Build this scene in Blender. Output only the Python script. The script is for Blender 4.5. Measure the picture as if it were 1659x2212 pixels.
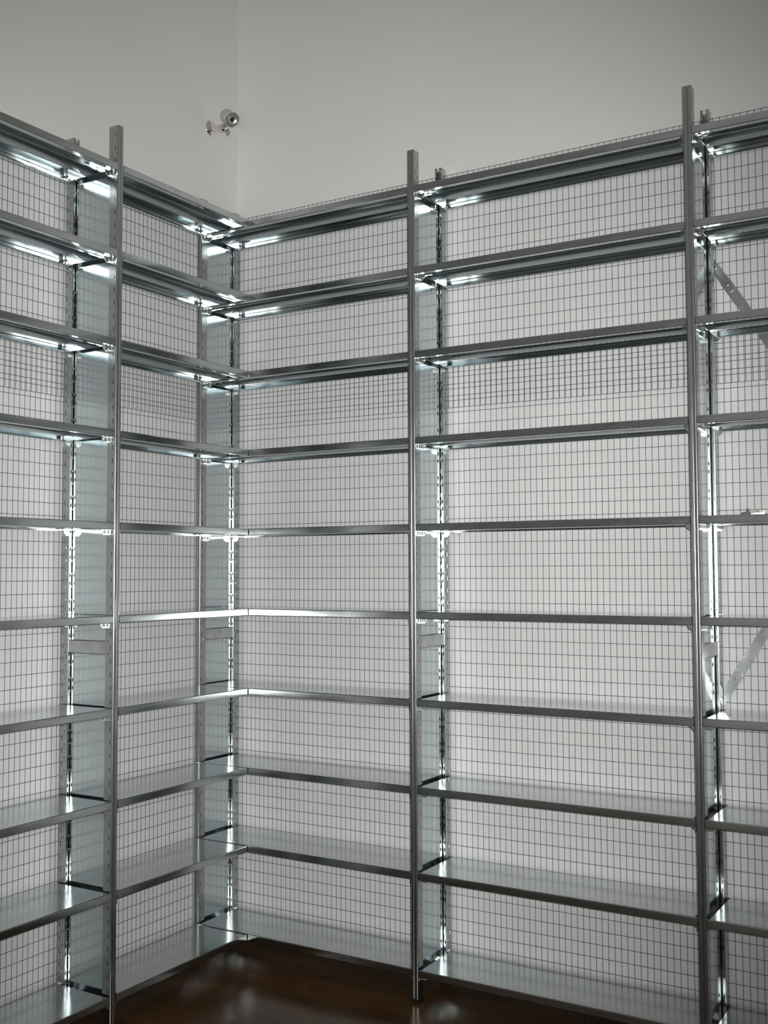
import bpy, bmesh, math, random
from mathutils import Vector, Matrix

# ------------------------------------------------------------------ scene reset
for o in list(bpy.data.objects):
    bpy.data.objects.remove(o)
scene = bpy.context.scene
COL = scene.collection
R = math.radians
random.seed(7)

# ------------------------------------------------------------------ camera
CAM = Vector((3.268, -4.070, 1.681))
YAW, PITCH, ROLL = R(121.119), R(3.066), R(-0.216)
fw = Vector((math.cos(PITCH) * math.cos(YAW), math.cos(PITCH) * math.sin(YAW), math.sin(PITCH)))
rt = fw.cross(Vector((0, 0, 1))).normalized()
up = rt.cross(fw)
rt2 = rt * math.cos(ROLL) + up * math.sin(ROLL)
up2 = up * math.cos(ROLL) - rt * math.sin(ROLL)
cam_data = bpy.data.cameras.new('camera')
cam = bpy.data.objects.new('camera', cam_data)
COL.objects.link(cam)
CAM_ROT = Matrix((rt2, up2, -fw)).transposed().to_4x4()
cam.matrix_world = Matrix.Translation(CAM) @ CAM_ROT
cam_data.sensor_fit = 'HORIZONTAL'
cam_data.sensor_width = 36.0
cam_data.lens = 2355.26 / 1659 * 36.0
cam_data.clip_start = 0.05
scene.camera = cam

# ------------------------------------------------------------------ world (even, dim daylight of the rest of the room)
world = bpy.data.worlds.new('room_ambience')
scene.world = world
world.use_nodes = True
bg = world.node_tree.nodes['Background']
bg.inputs['Color'].default_value = (1.0, 0.98, 0.94, 1)
bg.inputs['Strength'].default_value = 0.24

# ------------------------------------------------------------------ the photographer's flash, beside the lens
fl = bpy.data.lights.new('camera_flash', 'SPOT')
fl.energy = 608
fl.color = (1.0, 0.995, 0.985)
fl.spot_size = R(72.5)
fl.spot_blend = 1.0
fl.shadow_soft_size = 0.022
flash = bpy.data.objects.new('camera_flash', fl)
COL.objects.link(flash)
aim = (fw + rt2 * (-0.0762) + up2 * 0.0068).normalized()          # the flash head points a little left of the lens axis
flash.matrix_world = Matrix.Translation(CAM + rt2 * 0.045 + up2 * 0.03) @ (-aim).to_track_quat('Z', 'Y').to_matrix().to_4x4()

# ------------------------------------------------------------------ colour management
scene.view_settings.view_transform = 'Standard'
scene.view_settings.look = 'None'
scene.view_settings.exposure = 0.0
scene.view_settings.gamma = 1.0
scene.view_settings.use_curve_mapping = False
try:
    scene.cycles.glossy_bounces = 7
    scene.cycles.max_bounces = 10
    scene.cycles.diffuse_bounces = 3
    scene.cycles.sample_clamp_indirect = 12.0
    scene.cycles.blur_glossy = 0.4
    scene.cycles.use_denoising = True
except Exception:
    pass

# ------------------------------------------------------------------ measures (metres, floor at z = 0)
WALL_L = -0.010                    # x of the left wall face
DEPTH = 0.300                      # shelf depth, wall to front edge
BACK = 0.0190                      # rear posts and shelves stand this far off the wall
PW, PD = 0.030, 0.042              # post width and depth
POST_TOP = 3.383
FOOT = 0.008
SHELF_Z = [3.235, 2.9005, 2.5595, 2.2122, 1.8652, 1.5169, 1.1735, 0.8323, 0.5008, 0.1275]
FLANGE = 0.0285
XE, XA, XB = 0.010, 1.123, 2.243   # frame centres on the right-hand wall
XC = XB + 1.120
YE = -1.088                        # frame centres on the left-hand wall
YF = YE - 1.120

# ------------------------------------------------------------------ materials
def new_mat(name):
    m = bpy.data.materials.new(name)
    m.use_nodes = True
    return m, m.node_tree.nodes, m.node_tree.links, m.node_tree.nodes['Principled BSDF']

def metal(name, col, rough, var=0.05, scale=18.0, stretch=(1, 1, 1), bump=0.02, spangle=0.0):
    m, N, L, P = new_mat(name)
    tc = N.new('ShaderNodeTexCoord')
    mp = N.new('ShaderNodeMapping'); mp.inputs['Scale'].default_value = stretch
    L.new(tc.outputs['Object'], mp.inputs['Vector'])
    nz = N.new('ShaderNodeTexNoise'); nz.inputs['Scale'].default_value = scale; nz.inputs['Detail'].default_value = 5
    L.new(mp.outputs['Vector'], nz.inputs['Vector'])
    cr = N.new('ShaderNodeValToRGB')
    cr.color_ramp.elements[0].position = 0.3; cr.color_ramp.elements[1].position = 0.7
    cr.color_ramp.elements[0].color = (*[c * (1 - var) for c in col], 1)
    cr.color_ramp.elements[1].color = (*[min(1, c * (1 + var)) for c in col], 1)
    L.new(nz.outputs['Fac'], cr.inputs['Fac'])
    L.new(cr.outputs['Color'], P.inputs['Base Color'])
    mr = N.new('ShaderNodeMapRange')
    mr.inputs['To Min'].default_value = rough * 0.85; mr.inputs['To Max'].default_value = rough * 1.15
    L.new(nz.outputs['Fac'], mr.inputs['Value'])
    L.new(mr.outputs['Result'], P.inputs['Roughness'])
    P.inputs['Metallic'].default_value = 1.0
    if bump:
        n2 = N.new('ShaderNodeTexNoise'); n2.inputs['Scale'].default_value = 3.0; n2.inputs['Detail'].default_value = 1
        L.new(tc.outputs['Object'], n2.inputs['Vector'])
        bp = N.new('ShaderNodeBump'); bp.inputs['Strength'].default_value = bump; bp.inputs['Distance'].default_value = 0.05
        L.new(n2.outputs['Fac'], bp.inputs['Height'])
        L.new(bp.outputs['Normal'], P.inputs['Normal'])
    return m

M_SHELF = metal('galvanised_sheet', (0.57, 0.61, 0.615), 0.17, 0.05, 14, (1, 3, 3), 0.03)
M_FLANGE = metal('galvanised_edge', (0.55, 0.58, 0.57), 0.165, 0.09, 14, (1, 3, 3), 0.04)
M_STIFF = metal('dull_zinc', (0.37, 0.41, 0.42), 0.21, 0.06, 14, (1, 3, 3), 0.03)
M_PANEL = metal('galvanised_panel', (0.62, 0.685, 0.70), 0.125, 0.03, 8, (1, 1, 1), 0.05)
M_POST = metal('galvanised_post', (0.44, 0.455, 0.445), 0.24, 0.08, 25, (1, 1, 0.3), 0.0)
M_CLIP = metal('zinc_bracket', (0.66, 0.69, 0.68), 0.22, 0.05, 40, (1, 1, 1), 0.0)
M_BRACE = metal('galvanised_brace', (0.55, 0.57, 0.56), 0.28, 0.12, 22, (1, 1, 1), 0.0)
M_CHROME = metal('chrome', (0.80, 0.77, 0.78), 0.07, 0.02, 6, (1, 1, 1), 0.0)
M_SATIN = metal('satin_steel', (0.66, 0.65, 0.64), 0.33, 0.03, 20, (1, 1, 1), 0.0)

m, N, L, P = new_mat('mesh_wire'); M_WIRE = m
P.inputs['Base Color'].default_value = (0.10, 0.095, 0.11, 1)
P.inputs['Metallic'].default_value = 0.6
P.inputs['Roughness'].default_value = 0.5
nz = N.new('ShaderNodeTexNoise'); nz.inputs['Scale'].default_value = 30
mr = N.new('ShaderNodeMapRange'); mr.inputs['To Min'].default_value = 0.42; mr.inputs['To Max'].default_value = 0.6
L.new(nz.outputs['Fac'], mr.inputs['Value']); L.new(mr.outputs['Result'], P.inputs['Roughness'])

def plastic(name, col, rough):
    m, N, L, P = new_mat(name)
    nz = N.new('ShaderNodeTexNoise'); nz.inputs['Scale'].default_value = 60
    tc = N.new('ShaderNodeTexCoord'); L.new(tc.outputs['Object'], nz.inputs['Vector'])
    cr = N.new('ShaderNodeValToRGB')
    cr.color_ramp.elements[0].color = (*[c * 0.85 for c in col], 1)
    cr.color_ramp.elements[1].color = (*[c * 1.1 for c in col], 1)
    L.new(nz.outputs['Fac'], cr.inputs['Fac']); L.new(cr.outputs['Color'], P.inputs['Base Color'])
    P.inputs['Roughness'].default_value = rough
    return m
M_BLACK = plastic('black_plastic', (0.012, 0.012, 0.013), 0.45)
M_DARK = plastic('dark_grey_plastic', (0.06, 0.06, 0.062), 0.5)
M_CARD = plastic('pale_cardboard', (0.55, 0.56, 0.46), 0.8)
m, N, L, P = new_mat('lens_glass'); M_LENS = m
P.inputs['Base Color'].default_value = (0.012, 0.010, 0.008, 1)
P.inputs['Roughness'].default_value = 0.04
P.inputs['Coat Weight'].default_value = 1.0
nz = N.new('ShaderNodeTexNoise'); nz.inputs['Scale'].default_value = 90
mr = N.new('ShaderNodeMapRange'); mr.inputs['To Min'].default_value = 0.03; mr.inputs['To Max'].default_value = 0.06
L.new(nz.outputs['Fac'], mr.inputs['Value']); L.new(mr.outputs['Result'], P.inputs['Roughness'])

# painted plaster
m, N, L, P = new_mat('painted_wall'); M_WALL = m
tc = N.new('ShaderNodeTexCoord')
nz = N.new('ShaderNodeTexNoise'); nz.inputs['Scale'].default_value = 1.3; nz.inputs['Detail'].default_value = 4
L.new(tc.outputs['Object'], nz.inputs['Vector'])
cr = N.new('ShaderNodeValToRGB')
cr.color_ramp.elements[0].position = 0.3; cr.color_ramp.elements[1].position = 0.7
cr.color_ramp.elements[0].color = (0.715, 0.714, 0.703, 1)
cr.color_ramp.elements[1].color = (0.745, 0.744, 0.733, 1)
L.new(nz.outputs['Fac'], cr.inputs['Fac']); L.new(cr.outputs['Color'], P.inputs['Base Color'])
P.inputs['Roughness'].default_value = 0.62
P.inputs['Specular IOR Level'].default_value = 0.35
n2 = N.new('ShaderNodeTexNoise'); n2.inputs['Scale'].default_value = 220; n2.inputs['Detail'].default_value = 3
L.new(tc.outputs['Object'], n2.inputs['Vector'])
bp = N.new('ShaderNodeBump'); bp.inputs['Strength'].default_value = 0.06; bp.inputs['Distance'].default_value = 0.002
L.new(n2.outputs['Fac'], bp.inputs['Height']); L.new(bp.outputs['Normal'], P.inputs['Normal'])

# polished, brown stained floor
m, N, L, P = new_mat('polished_brown_floor'); M_FLOOR = m
tc = N.new('ShaderNodeTexCoord')
mp = N.new('ShaderNodeMapping'); mp.inputs['Rotation'].default_value = (0, 0, R(35)); mp.inputs['Scale'].default_value = (1, 2.2, 1)
L.new(tc.outputs['Object'], mp.inputs['Vector'])
nz = N.new('ShaderNodeTexNoise'); nz.inputs['Scale'].default_value = 2.6; nz.inputs['Detail'].default_value = 6; nz.inputs['Distortion'].default_value = 0.8
L.new(mp.outputs['Vector'], nz.inputs['Vector'])
cr = N.new('ShaderNodeValToRGB')
cr.color_ramp.elements[0].position = 0.30; cr.color_ramp.elements[1].position = 0.72
cr.color_ramp.elements[0].color = (0.050, 0.023, 0.010, 1)
cr.color_ramp.elements[1].color = (0.115, 0.060, 0.026, 1)
L.new(nz.outputs['Fac'], cr.inputs['Fac']); L.new(cr.outputs['Color'], P.inputs['Base Color'])
P.inputs['Roughness'].default_value = 0.14
P.inputs['Specular IOR Level'].default_value = 0.38
mr = N.new('ShaderNodeMapRange'); mr.inputs['To Min'].default_value = 0.15; mr.inputs['To Max'].default_value = 0.26
L.new(nz.outputs['Fac'], mr.inputs['Value']); L.new(mr.outputs['Result'], P.inputs['Roughness'])
n2 = N.new('ShaderNodeTexNoise'); n2.inputs['Scale'].default_value = 5
L.new(tc.outputs['Object'], n2.inputs['Vector'])
bp = N.new('ShaderNodeBump'); bp.inputs['Strength'].default_value = 0.012; bp.inputs['Distance'].default_value = 0.02
L.new(n2.outputs['Fac'], bp.inputs['Height']); L.new(bp.outputs['Normal'], P.inputs['Normal'])

# ------------------------------------------------------------------ mesh helpers
def box(bm, x0, x1, y0, y1, z0, z1):
    v = [bm.verts.new((x, y, z)) for z in (z0, z1) for y in (y0, y1) for x in (x0, x1)]
    for f in ((0, 2, 3, 1), (4, 5, 7, 6), (0, 1, 5, 4), (2, 6, 7, 3), (0, 4, 6, 2), (1, 3, 7, 5)):
        bm.faces.new([v[i] for i in f])
    return v

def extrude_x(bm, prof, x0, x1, caps=True):
    """closed profile [(y, z)...] swept along x"""
    a = [bm.verts.new((x0, y, z)) for y, z in prof]
    b = [bm.verts.new((x1, y, z)) for y, z in prof]
    n = len(prof)
    for i in range(n):
        j = (i + 1) % n
        bm.faces.new((a[i], a[j], b[j], b[i]))
    if caps:
        bm.faces.new(a[::-1]); bm.faces.new(b)

def prism(bm, pts, d):
    """closed polygon (list of Vector) extruded by Vector d"""
    a = [bm.verts.new(p) for p in pts]
    b = [bm.verts.new(Vector(p) + Vector(d)) for p in pts]
    n = len(a)
    for i in range(n):
        j = (i + 1) % n
        bm.faces.new((a[i], a[j], b[j], b[i]))
    bm.faces.new(a[::-1]); bm.faces.new(b)

def lathe(bm, prof, seg=32, mat=None):
    """profile [(r, z)...] round the z axis, then moved by mat"""
    rings = []
    for r, z in prof:
        if r < 1e-6:
            rings.append([bm.verts.new((0, 0, z))])
        else:
            rings.append([bm.verts.new((r * math.cos(2 * math.pi * i / seg), r * math.sin(2 * math.pi * i / seg), z)) for i in range(seg)])
    for a, b in zip(rings[:-1], rings[1:]):
        for i in range(seg):
            j = (i + 1) % seg
            if len(a) == 1 and len(b) == 1:
                continue
            if len(a) == 1:
                bm.faces.new((a[0], b[i], b[j]))
            elif len(b) == 1:
                bm.faces.new((a[i], a[j], b[0]))
            else:
                bm.faces.new((a[i], a[j], b[j], b[i]))
    if mat is not None:
        bmesh.ops.transform(bm, matrix=mat, verts=[v for ring in rings for v in ring])

def to_mesh(bm, name, mat, smooth=False):
    bmesh.ops.recalc_face_normals(bm, faces=bm.faces)
    me = bpy.data.meshes.new(name)
    bm.to_mesh(me); bm.free()
    me.materials.append(mat)
    if smooth:
        for p in me.polygons:
            p.use_smooth = True
        try:
            me.set_sharp_from_angle(angle=R(35))
        except Exception:
            pass
    return me

def obj(name, me, parent=None, loc=(0, 0, 0), rz=0.0):
    o = bpy.data.objects.new(name, me)
    COL.objects.link(o)
    o.location = loc
    o.rotation_euler = (0, 0, rz)
    if parent is not None:
        o.parent = parent
    return o

def empty(name, loc, rz, label, cat, group=None):
    e = bpy.data.objects.new(name, None)
    e.empty_display_size = 0.05
    COL.objects.link(e)
    e.location = loc
    e.rotation_euler = (0, 0, rz)
    e['label'] = label
    e['category'] = cat
    if group:
        e['group'] = group
    return e

# ------------------------------------------------------------------ the room
def structure(name, b, mat):
    bm = bmesh.new(); box(bm, *b)
    o = obj(name, to_mesh(bm, name, mat))
    o['kind'] = 'structure'
    return o
w = structure('wall_left', (WALL_L - 0.2, WALL_L, -9.0, 0.2, 0.0, 6.0), M_WALL)
w['label'] = 'plain off-white painted wall behind the left-hand shelving run'
w = structure('wall_back', (WALL_L, 9.0, 0.0, 0.2, 0.0, 6.0), M_WALL)
w['label'] = 'plain off-white painted wall behind the right-hand shelving run'
w = structure('floor', (-0.21, 9.0, -9.0, 0.2, -0.2, 0.0), M_FLOOR)
w['label'] = 'dark brown polished floor reflecting the steel shelving'

# ------------------------------------------------------------------ upright posts (perforated folded channel)
def post_mesh(name, z0, z1):
    """web at y=0 facing -y, sides run to y=PD, two lips turned inwards; z along the height"""
    bm = bmesh.new()
    h = PW / 2
    def strip(p, q, za, zb):
        vs = [bm.verts.new((p[0], p[1], za)), bm.verts.new((q[0], q[1], za)), bm.verts.new((q[0], q[1], zb)), bm.verts.new((p[0], p[1], zb))]
        bm.faces.new(vs)
    # web, half profile from the centre groove round the corner
    half = [(0.0, 0.0030), (0.0012, 0.0026), (0.0024, 0.0010), (0.0040, 0.0002)]
    r = 0.0055
    for i in range(8):
        a = math.pi / 2 * i / 7
        half.append((h - r + r * math.sin(a), r - r * math.cos(a)))
    for s in (1, -1):
        pts = [(s * x, y) for x, y in half]
        for p, q in zip(pts[:-1], pts[1:]):
            (strip(p, q, z0, z1) if s > 0 else strip(q, p, z0, z1))
        X = s * h
        def side(ya, yb, za, zb):
            (strip((X, ya), (X, yb), za, zb) if s > 0 else strip((X, yb), (X, ya), za, zb))
        def lip(xa, xb, za, zb):
            (strip((s * xb, PD), (s * xa, PD), za, zb) if s > 0 else strip((s * xa, PD), (s * xb, PD), za, zb))
        cols = [r, 0.0125, 0.0158, 0.0255, 0.0300, PD]
        for k in (0, 2, 4):
            side(cols[k], cols[k + 1], z0, z1)
        def perforated(fn, a, b, start, hole, steps=(0.05,)):
            z = z0
            c = z0 + start
            n_ = 0
            while c + hole < z1 - 0.01:
                fn(a, b, z, c)
                z = c + hole
                c += steps[n_ % len(steps)]
                n_ += 1
            fn(a, b, z, z1)
        perforated(side, cols[1], cols[2], 0.030, 0.017)
        perforated(side, cols[3], cols[4], 0.012, 0.0055)
        lip(h, 0.0120, z0, z1); lip(0.0075, 0.0052, z0, z1)
        perforated(lip, 0.0120, 0.0075, 0.022, 0.013, (0.030, 0.070))
    bmesh.ops.remove_doubles(bm, verts=bm.verts, dist=1e-6)
    me = bpy.data.meshes.new(name)
    bm.normal_update()
    bm.to_mesh(me); bm.free()
    me.materials.append(M_POST)
    return me
ME_POST = post_mesh('post', FOOT, POST_TOP)
bm = bmesh.new()
e = 0.0022
v = box(bm, -PW / 2 - e, PW / 2 + e, -e, PD + e, 0.0, 0.016)
bmesh.ops.bevel(bm, geom=[ed for ed in bm.edges], offset=0.0015, segments=2, affect='EDGES')
ME_FOOT = to_mesh(bm, 'foot', M_BLACK)

PY0, PY1 = -DEPTH + 0.010, -BACK - 0.010            # the panel slides into both channels
SPLIT0, SPLIT1 = 1.369, 1.421
def panel_mesh(z0, z1):
    bm = bmesh.new()
    box(bm, -0.0009, 0.0009, PY0, PY1, z0, z1)
    return to_mesh(bm, 'side_panel', M_PANEL)
ME_PAN_LO = panel_mesh(0.060, 1.394)
ME_PAN_HI = panel_mesh(1.396, 3.253)
bm = bmesh.new()
y0, y1 = -DEPTH + PD + 0.001, -BACK - PD - 0.001
prof = [(-0.0125, SPLIT0 + 0.004), (-0.009, SPLIT0), (0.009, SPLIT0), (0.0125, SPLIT0 + 0.004), (0.0125, SPLIT1 - 0.003), (0.009, SPLIT1), (-0.009, SPLIT1), (-0.0125, SPLIT1 - 0.003)]
a = [bm.verts.new((x, y0, z)) for x, z in prof]; b = [bm.verts.new((x, y1, z)) for x, z in prof]
for i in range(8):
    bm.faces.new((a[i], a[(i + 1) % 8], b[(i + 1) % 8], b[i]))
bm.faces.new(a); bm.faces.new(b[::-1])
ME_TIE = to_mesh(bm, 'tie_bar', M_BRACE)

FRAMES = 'perforated steel upright frames'
def upright_frame(loc, rz, label):
    t = empty('upright_frame', loc, rz, label, 'shelf frame', FRAMES)
    for y, r in ((-DEPTH, 0.0), (-BACK, math.pi)):
        p = obj('post', ME_POST, t, (0, y, 0), r)
        s = p.modifiers.new('sheet', 'SOLIDIFY'); s.thickness = 0.0014; s.offset = -1
        obj('foot', ME_FOOT, p)
    obj('side_panel', ME_PAN_LO, t); obj('side_panel', ME_PAN_HI, t)
    obj('tie_bar', ME_TIE, t)
    return t
HALF = math.pi / 2
upright_frame((XE, 0, 0), 0, 'upright frame tucked into the corner behind the left-hand shelves')
upright_frame((XA, 0, 0), 0, 'upright frame standing in the middle, right of the corner bay')
upright_frame((XB, 0, 0), 0, 'upright frame near the right edge, beside the braced bay')
upright_frame((XC, 0, 0), 0, 'upright frame closing the braced bay at the far right end')
upright_frame((0, YE, 0), HALF, 'upright frame against the left wall, its perforated side facing the viewer')
upright_frame((0, YF, 0), HALF, 'upright frame closing the left-hand run at its near end')

# ------------------------------------------------------------------ shelves
T = 0.0014
def flange_profile(front=True):
    """folded edge, seen along x: rounded bend, drop, return lip (front at y=0, inwards is +y)"""
    r = 0.0030
    out = []
    for i in range(5):
        a = math.pi / 2 * i / 4
        out.append((r - r * math.sin(a), -r + r * math.cos(a)))          # from the deck over the bend to the face
    k = -0.0009                                                          # the fold is not quite square: the foot leans outwards
    for i in range(1, 7):                                                # the face is bowed very slightly
        t_ = i / 6
        out.append((k * t_ - 4 * 0.00006 * t_ * (1 - t_), -r + (-FLANGE + 0.002 + r) * t_))
    out.append((k + 0.0006, -FLANGE + 0.0006)); out.append((k + 0.002, -FLANGE))
    lip = 0.022
    out.append((lip, -FLANGE)); out.append((lip, -FLANGE + 0.006)); out.append((lip - T, -FLANGE + 0.006)); out.append((lip - T, -FLANGE + T))
    out.append((k + T, -FLANGE + T)); out.append((T, -r)); out.append((r, -T))
    return out
INS = 0.009                                                              # the deck stops short of the posts
_cache = {}
def shelf_meshes(length):
    key = round(length, 4)
    if key in _cache:
        return _cache[key]
    x0, x1 = 0.0, length
    yf, yb = -DEPTH, -BACK
    d = {}
    bm = bmesh.new(); box(bm, x0 + INS, x1 - INS, yf + 0.0029, yb - 0.0029, -T, 0.0); d['deck'] = to_mesh(bm, 'deck', M_SHELF)
    bm = bmesh.new(); extrude_x(bm, [(yf + y, z) for y, z in flange_profile()], x0, x1); d['front'] = to_mesh(bm, 'front_flange', M_FLANGE)
    bm = bmesh.new(); extrude_x(bm, [(yb - y, z) for y, z in flange_profile()], x0, x1); d['rear'] = to_mesh(bm, 'rear_flange', M_SHELF)
    bm = bmesh.new()
    box(bm, x0 + INS, x0 + INS + T, yf + 0.026, yb - 0.026, -FLANGE + 0.002, -T)
    d['end0'] = to_mesh(bm, 'end_flange', M_SHELF)
    bm = bmesh.new()
    box(bm, x1 - INS - T, x1 - INS, yf + 0.026, yb - 0.026, -FLANGE + 0.002, -T)
    d['end1'] = to_mesh(bm, 'end_flange', M_SHELF)
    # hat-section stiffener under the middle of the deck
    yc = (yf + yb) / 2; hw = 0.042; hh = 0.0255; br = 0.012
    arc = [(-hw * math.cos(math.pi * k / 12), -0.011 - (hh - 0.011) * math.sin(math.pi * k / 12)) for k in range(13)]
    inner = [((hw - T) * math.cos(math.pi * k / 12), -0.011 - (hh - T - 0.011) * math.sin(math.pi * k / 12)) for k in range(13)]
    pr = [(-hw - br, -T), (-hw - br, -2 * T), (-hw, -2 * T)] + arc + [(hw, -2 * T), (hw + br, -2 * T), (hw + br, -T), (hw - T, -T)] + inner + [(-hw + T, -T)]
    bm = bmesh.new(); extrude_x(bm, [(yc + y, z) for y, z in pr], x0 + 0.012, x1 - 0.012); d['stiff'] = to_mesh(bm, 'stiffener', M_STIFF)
    _cache[key] = d
    return d

def bracket_mesh(sx, sy):
    """plate against the post's side with two pressed beads and a chamfered tab; sx = +1 opens to +x, sy = +1 the tab lies towards +y"""
    bm = bmesh.new()
    lo, hi = -0.047, -FLANGE + 0.004
    dep = PD - 0.002
    box(bm, 0.0, sx * 0.0012, 0.0, sy * dep, lo, -FLANGE + 0.001)
    for c in (0.012, 0.030):                                             # pressed beads
        pr = []
        for i in range(7):
            a = math.pi * i / 6
            pr.append((sx * (0.0012 + 0.0042 * math.sin(a)), sy * (c - 0.0072 * math.cos(a))))
        a_ = [bm.verts.new((x, y, lo + 0.004)) for x, y in pr]
        b_ = [bm.verts.new((x, y, -FLANGE - 0.001)) for x, y in pr]
        for i in range(6):
            bm.faces.new((a_[i], a_[i + 1], b_[i + 1], b_[i]))
        bm.faces.new(a_); bm.faces.new(b_[::-1]); bm.faces.new((a_[0], a_[6], b_[6], b_[0]))
    W_ = 0.027
    pts = [(0, lo), (sx * (W_ - 0.012), lo), (sx * W_, lo + 0.010), (sx * W_, hi), (0, hi)]
    prism(bm, [Vector((x, sy * dep, z)) for x, z in pts], (0, sy * 0.0016, 0))
    return to_mesh(bm, 'bracket', M_CLIP)
BR = {(sx, sy): bracket_mesh(sx, sy) for sx in (1, -1) for sy in (1, -1)}

LEVEL = ['topmost', 'second from top', 'third from top', 'fourth from top', 'fifth from top', 'sixth from top', 'fourth from floor', 'third from floor', 'second from floor', 'lowest']
GAP = 0.0012
def shelf(i, origin, rz, length, where, group, ends=(True, True)):
    lab = '%s steel shelf %s' % (LEVEL[i], where)
    t = empty('steel_shelf', (origin[0], origin[1], SHELF_Z[i]), rz, lab, 'shelf', group)
    d = shelf_meshes(length)
    obj('deck', d['deck'], t); obj('front_flange', d['front'], t); obj('rear_flange', d['rear'], t)
    obj('end_flange', d['end0'], t); obj('end_flange', d['end1'], t)
    obj('stiffener', d['stiff'], t)
    for k, (x, sx) in enumerate(((-GAP + 0.0002, 1), (length + GAP - 0.0002, -1))):
        if not ends[k]:
            continue
        obj('bracket', BR[(sx, 1)], t, (x, -DEPTH + 0.001, 0))
        obj('bracket', BR[(sx, -1)], t, (x, -BACK - 0.001, 0))
    return t
h = PW / 2 + GAP
for i in range(10):
    shelf(i, (XE + h, 0), 0, XA - XE - 2 * h, 'in the right-hand run beside the corner', 'shelves of the corner bay')
    shelf(i, (XA + h, 0), 0, XB - XA - 2 * h, 'between the middle and right front posts', 'shelves of the wide middle bay')
    shelf(i, (XB + h, 0), 0, XC - XB - 2 * h, 'in the diagonally braced bay at far right', 'shelves of the braced bay')
    y0 = YE + h; y1 = -DEPTH - 0.005
    shelf(i, (0, y0), HALF, y1 - y0, 'between the left post and the corner', 'left-wall shelves next to the corner', (True, False))
    shelf(i, (0, YF + h), HALF, YE - YF - 2 * h, 'at the left edge, beyond the left post', 'left-wall shelves at the left edge')

# ------------------------------------------------------------------ welded wire mesh behind the shelves
WIRE_R = 0.00105
_wires = {}
def wire_mesh(length, vertical):
    key = (round(length, 3), vertical)
    if key in _wires:
        return _wires[key]
    bm = bmesh.new()
    n = 6
    rings = []
    for s in (0.0, length):
        ring = []
        for k in range(n):
            a = 2 * math.pi * k / n
            c, d = WIRE_R * math.cos(a), WIRE_R * math.sin(a)
            ring.append(bm.verts.new((c, d, s) if vertical else (s, c, d)))
        rings.append(ring)
    for k in range(n):
        bm.faces.new((rings[0][k], rings[0][(k + 1) % n], rings[1][(k + 1) % n], rings[1][k]))
    bm.faces.new(rings[0][::-1]); bm.faces.new(rings[1])
    _wires[key] = to_mesh(bm, 'wire', M_WIRE, True)
    return _wires[key]

def wire_panel(origin, rz, width, z0, z1, y, xoff, zoff, label):
    """local x along the wall, y negative = into the room"""
    t = empty('wire_mesh_panel', (origin[0], origin[1], z0), rz, label, 'wire mesh', 'welded wire mesh sheets on the walls')
    hgt = z1 - z0
    vm = wire_mesh(hgt, True); hm = wire_mesh(width, False)
    x = xoff
    while x < width - 0.001:
        obj('wire', vm, t, (x, y - 2 * WIRE_R, 0)); x += 0.025
    z = zoff
    while z < hgt:
        obj('wire', hm, t, (0, y, z)); z += 0.05
    return t
LO_TOP, HI_BOT, HI_TOP = 2.556, 2.3635, 3.3665
YM_LO, YM_HI = -0.0035, -0.0083
bays = [((0.006, 0), 0, XA - 0.0075, 'behind the right-hand corner bay'), ((XA, 0), 0, XB - XA - 0.002, 'behind the middle bay'), ((XB, 0), 0, XC - XB, 'behind the diagonally braced bay')]
for k, (o, rz, wd, where) in enumerate(bays):
    wire_panel(o, rz, wd, 0.012, LO_TOP, YM_LO, 0.006 + 0.003 * k, 0.034, 'tall lower sheet of wire mesh ' + where)
    wire_panel(o, rz, wd, HI_BOT, HI_TOP, YM_HI, 0.010 + 0.004 * k, 0.0015, 'short upper sheet of wire mesh ' + where)
lb = [((WALL_L, YE), HALF, -DEPTH - YE - 0.001, 'on the left wall next to the corner'), ((WALL_L, YF), HALF, YE - YF - 0.002, 'on the left wall at the left edge')]
for k, (o, rz, wd, where) in enumerate(lb):
    wire_panel(o, rz, wd, 0.012, LO_TOP, YM_LO, 0.008 + 0.005 * k, 0.034, 'tall lower sheet of wire mesh ' + where)
    wire_panel(o, rz, wd, HI_BOT, HI_TOP, YM_HI, 0.012 + 0.003 * k, 0.0015, 'short upper sheet of wire mesh ' + where)

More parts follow.
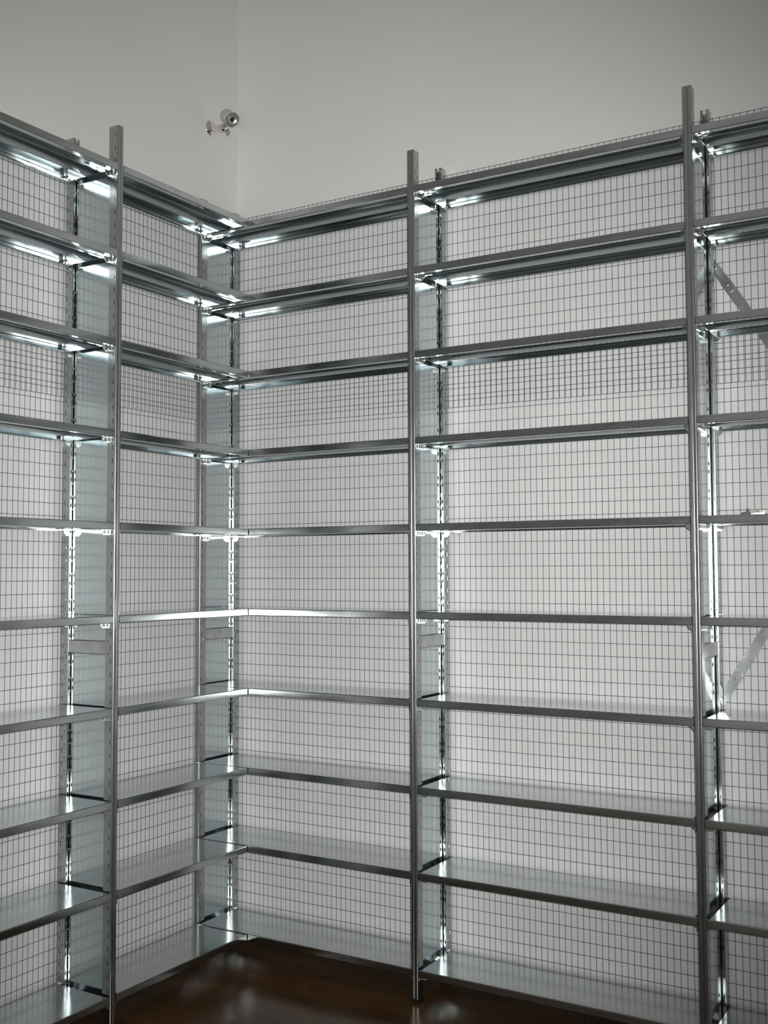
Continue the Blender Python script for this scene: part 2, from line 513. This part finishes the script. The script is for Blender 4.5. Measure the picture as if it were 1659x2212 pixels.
# ------------------------------------------------------------------ diagonal braces at the back of the right-hand bay
def brace(p0, p1, y, label):
    a = Vector((p0[0], y, p0[1])); b = Vector((p1[0], y, p1[1]))
    dv = b - a; ln = dv.length; ang = math.atan2(dv.z, dv.x)
    t = empty('diagonal_brace', a, 0, label, 'brace', 'diagonal braces of the right-hand bay')
    t.rotation_euler = (0, -ang, 0)
    def bar(name, x0, x1, ya, yb, wd, mat, round_ends=False):
        bm = bmesh.new()
        pts = [(x0, -wd / 2), (x1, -wd / 2), (x1, wd / 2), (x0, wd / 2)]
        if round_ends:
            c = wd * 0.28
            pts = [(x0 + c, -wd / 2), (x1 - c, -wd / 2), (x1, -wd / 2 + c), (x1, wd / 2 - c), (x1 - c, wd / 2), (x0 + c, wd / 2), (x0, wd / 2 - c), (x0, -wd / 2 + c)]
        prism(bm, [Vector((x, ya, z)) for x, z in pts], (0, yb - ya, 0))
        return obj(name, to_mesh(bm, name, mat), t)
    bar('bar', 0.10, ln - 0.10, -0.0012, 0.0, 0.037, M_BRACE)
    for x0, x1 in ((0.0, 0.150), (ln - 0.150, ln)):
        pl = bar('end_plate', x0, x1, -0.0024, -0.0012, 0.033, M_CLIP, True)
        for bx in ((x0 + 0.040, x0 + 0.120) if x0 == 0.0 else (x1 - 0.040, x1 - 0.120)):
            bm = bmesh.new()
            lathe(bm, [(0.0, 0.0022), (0.003, 0.002), (0.0046, 0.0008), (0.0046, 0.0)], 12, Matrix.Translation((bx, -0.0024, 0)) @ Matrix.Rotation(HALF, 4, 'X'))
            obj('bolt', to_mesh(bm, 'bolt', M_CLIP, True), pl)
    return t
xl, xr = XB - 0.004, XC + 0.004
brace((xl, 2.829), (xr, 2.829 - 1.586 * (xr - xl)), -0.0118, 'flat steel brace sloping down to the right behind the far-right bay')
brace((xl, 1.184), (xr, 1.184 + 1.586 * (xr - xl)), -0.0132, 'flat steel brace rising to the right behind the far-right bay')

# ------------------------------------------------------------------ small camera on the left wall
def align(p, q):
    d = (Vector(q) - Vector(p)).normalized()
    return Matrix.Translation(p) @ d.to_track_quat('Z', 'Y').to_matrix().to_4x4()
cz = 0.16
base = Vector((WALL_L, -0.198, 3.592 + cz))
t = empty('security_camera', base, 0, 'small shiny metal camera mounted high on the left wall near the corner', 'camera')
def cpart(name, prof, p, q, mat, parent=t, seg=40):
    bm = bmesh.new()
    lathe(bm, prof, seg, align(Vector(p) - base, Vector(q) - base))
    return obj(name, to_mesh(bm, name, mat, True), parent)
# wall plate (domed disc)
n = Vector((1, 0, 0))
cpart('wall_plate', [(0.0, 0.0), (0.037, 0.0), (0.038, 0.003), (0.036, 0.006), (0.026, 0.013), (0.013, 0.018), (0.0, 0.018)], base, base + n, M_CHROME)
knuckle = Vector((0.062, -0.199, 3.578 + cz))
cpart('arm', [(0.0, 0.0), (0.020, 0.0), (0.0165, 0.012), (0.0155, (knuckle - base).length), (0.0, (knuckle - base).length)], base + n * 0.008, knuckle, M_CHROME)
kn = cpart('knuckle', [(0.0, -0.021), (0.011, -0.0185), (0.0185, -0.010), (0.021, 0.0), (0.0185, 0.010), (0.011, 0.0185), (0.0, 0.021)], knuckle, knuckle + Vector((0, 0, 1)), M_CHROME)
side = Vector((0.65, 0.75, 0.05)).normalized()
cpart('clamp_ring', [(0.013, -0.0035), (0.0205, -0.0035), (0.0215, 0.0), (0.0205, 0.0035), (0.013, 0.0035)], knuckle + side * 0.013, knuckle + side, M_SATIN, kn)
bm = bmesh.new()
prism(bm, [Vector(v_) for v_ in ((0, 0, 0.004), (0.014, 0.004, -0.002), (0.020, 0.007, -0.018), (0.012, 0.003, -0.036), (0.001, 0.0, -0.030))], (0.005, -0.006, 0.0))
obj('thumb_lever', to_mesh(bm, 'thumb_lever', M_CHROME), t, knuckle + side * 0.016 - base + Vector((0, 0, -0.004)))
back = Vector((0.082, -0.196, 3.634 + cz)); front = Vector((0.148, -0.232, 3.588 + cz))
ax = (front - back).normalized(); LN = (front - back).length
cpart('neck', [(0.0, 0.0), (0.008, 0.0), (0.008, 0.045), (0.0, 0.045)], knuckle, back + ax * 0.03, M_CHROME)
hs = cpart('housing', [(0.0, -0.006), (0.022, -0.005), (0.030, 0.0), (0.0325, 0.006), (0.0325, LN - 0.008)] + [(0.0335, LN - 0.007), (0.0335, LN - 0.001), (0.0315, LN), (0.029, LN), (0.027, LN - 0.006), (0.0, LN - 0.006)], back, front, M_SATIN)
cpart('bezel', [(0.0295, -0.001), (0.0345, -0.001), (0.0350, 0.003), (0.0335, 0.009), (0.030, 0.011), (0.0285, 0.009), (0.0275, 0.0)], front - ax * 0.008, front, M_CHROME, hs)
cpart('lens_ring', [(0.0, 0.0), (0.020, 0.0), (0.0205, 0.002), (0.019, 0.004), (0.0115, 0.001), (0.0, 0.001)], front - ax * 0.0058, front, M_SATIN, hs)
cpart('lens', [(0.0105, -0.0005), (0.0098, 0.0012), (0.006, 0.0032), (0.0, 0.0040)], front - ax * 0.0045, front, M_LENS, hs)

# ------------------------------------------------------------------ loose hardware on the fifth shelf of the braced bay
zs = SHELF_Z[4] + 0.0003
def loose(name, pts, depth, loc, rz, mat, label, cat, group=None):
    """bent strip: outline in x-z, given thickness along y"""
    bm = bmesh.new()
    prism(bm, [Vector((x, 0, z)) for x, z in pts], (0, depth, 0))
    bmesh.ops.bevel(bm, geom=list(bm.edges), offset=0.0006, segments=1, affect='EDGES')
    o = obj(name, to_mesh(bm, name, mat), None, loc, rz)
    o['label'] = label; o['category'] = cat
    if group:
        o['group'] = group
    return o
G = 'loose fittings left on the shelf'
loose('plastic_clip', [(0, 0), (0.038, 0), (0.038, 0.008), (0.024, 0.0105), (0.0225, 0.024), (0.0195, 0.0245), (0.0185, 0.012), (0.004, 0.011), (0, 0.007)], 0.018, (2.384, -0.228, zs), R(8), M_DARK,
      'small dark clip with an upright prong lying on the far-right shelf', 'clip', G)
loose('cardboard_scrap', [(0, 0), (0.028, 0), (0.028, 0.015), (0.019, 0.021), (0.001, 0.0205)], 0.012, (2.402, -0.186, zs), R(-6), M_CARD,
      'small pale scrap behind the dark clip on the far-right shelf', 'scrap', G)
U = [(0, 0), (0.042, 0), (0.044, 0.003), (0.044, 0.0135), (0.028, 0.0135), (0.028, 0.0118), (0.0415, 0.0118), (0.0415, 0.0075), (0.0, 0.0060)]
loose('metal_bracket', U, 0.030, (2.419, -0.240, zs), R(12), M_BRACE, 'small bent shiny metal bracket lying beside the dark clip', 'bracket', G)
loose('metal_bracket', U, 0.030, (2.4715, -0.232, zs), R(5), M_BRACE, 'small bent shiny metal bracket lying at the right picture edge', 'bracket', G)
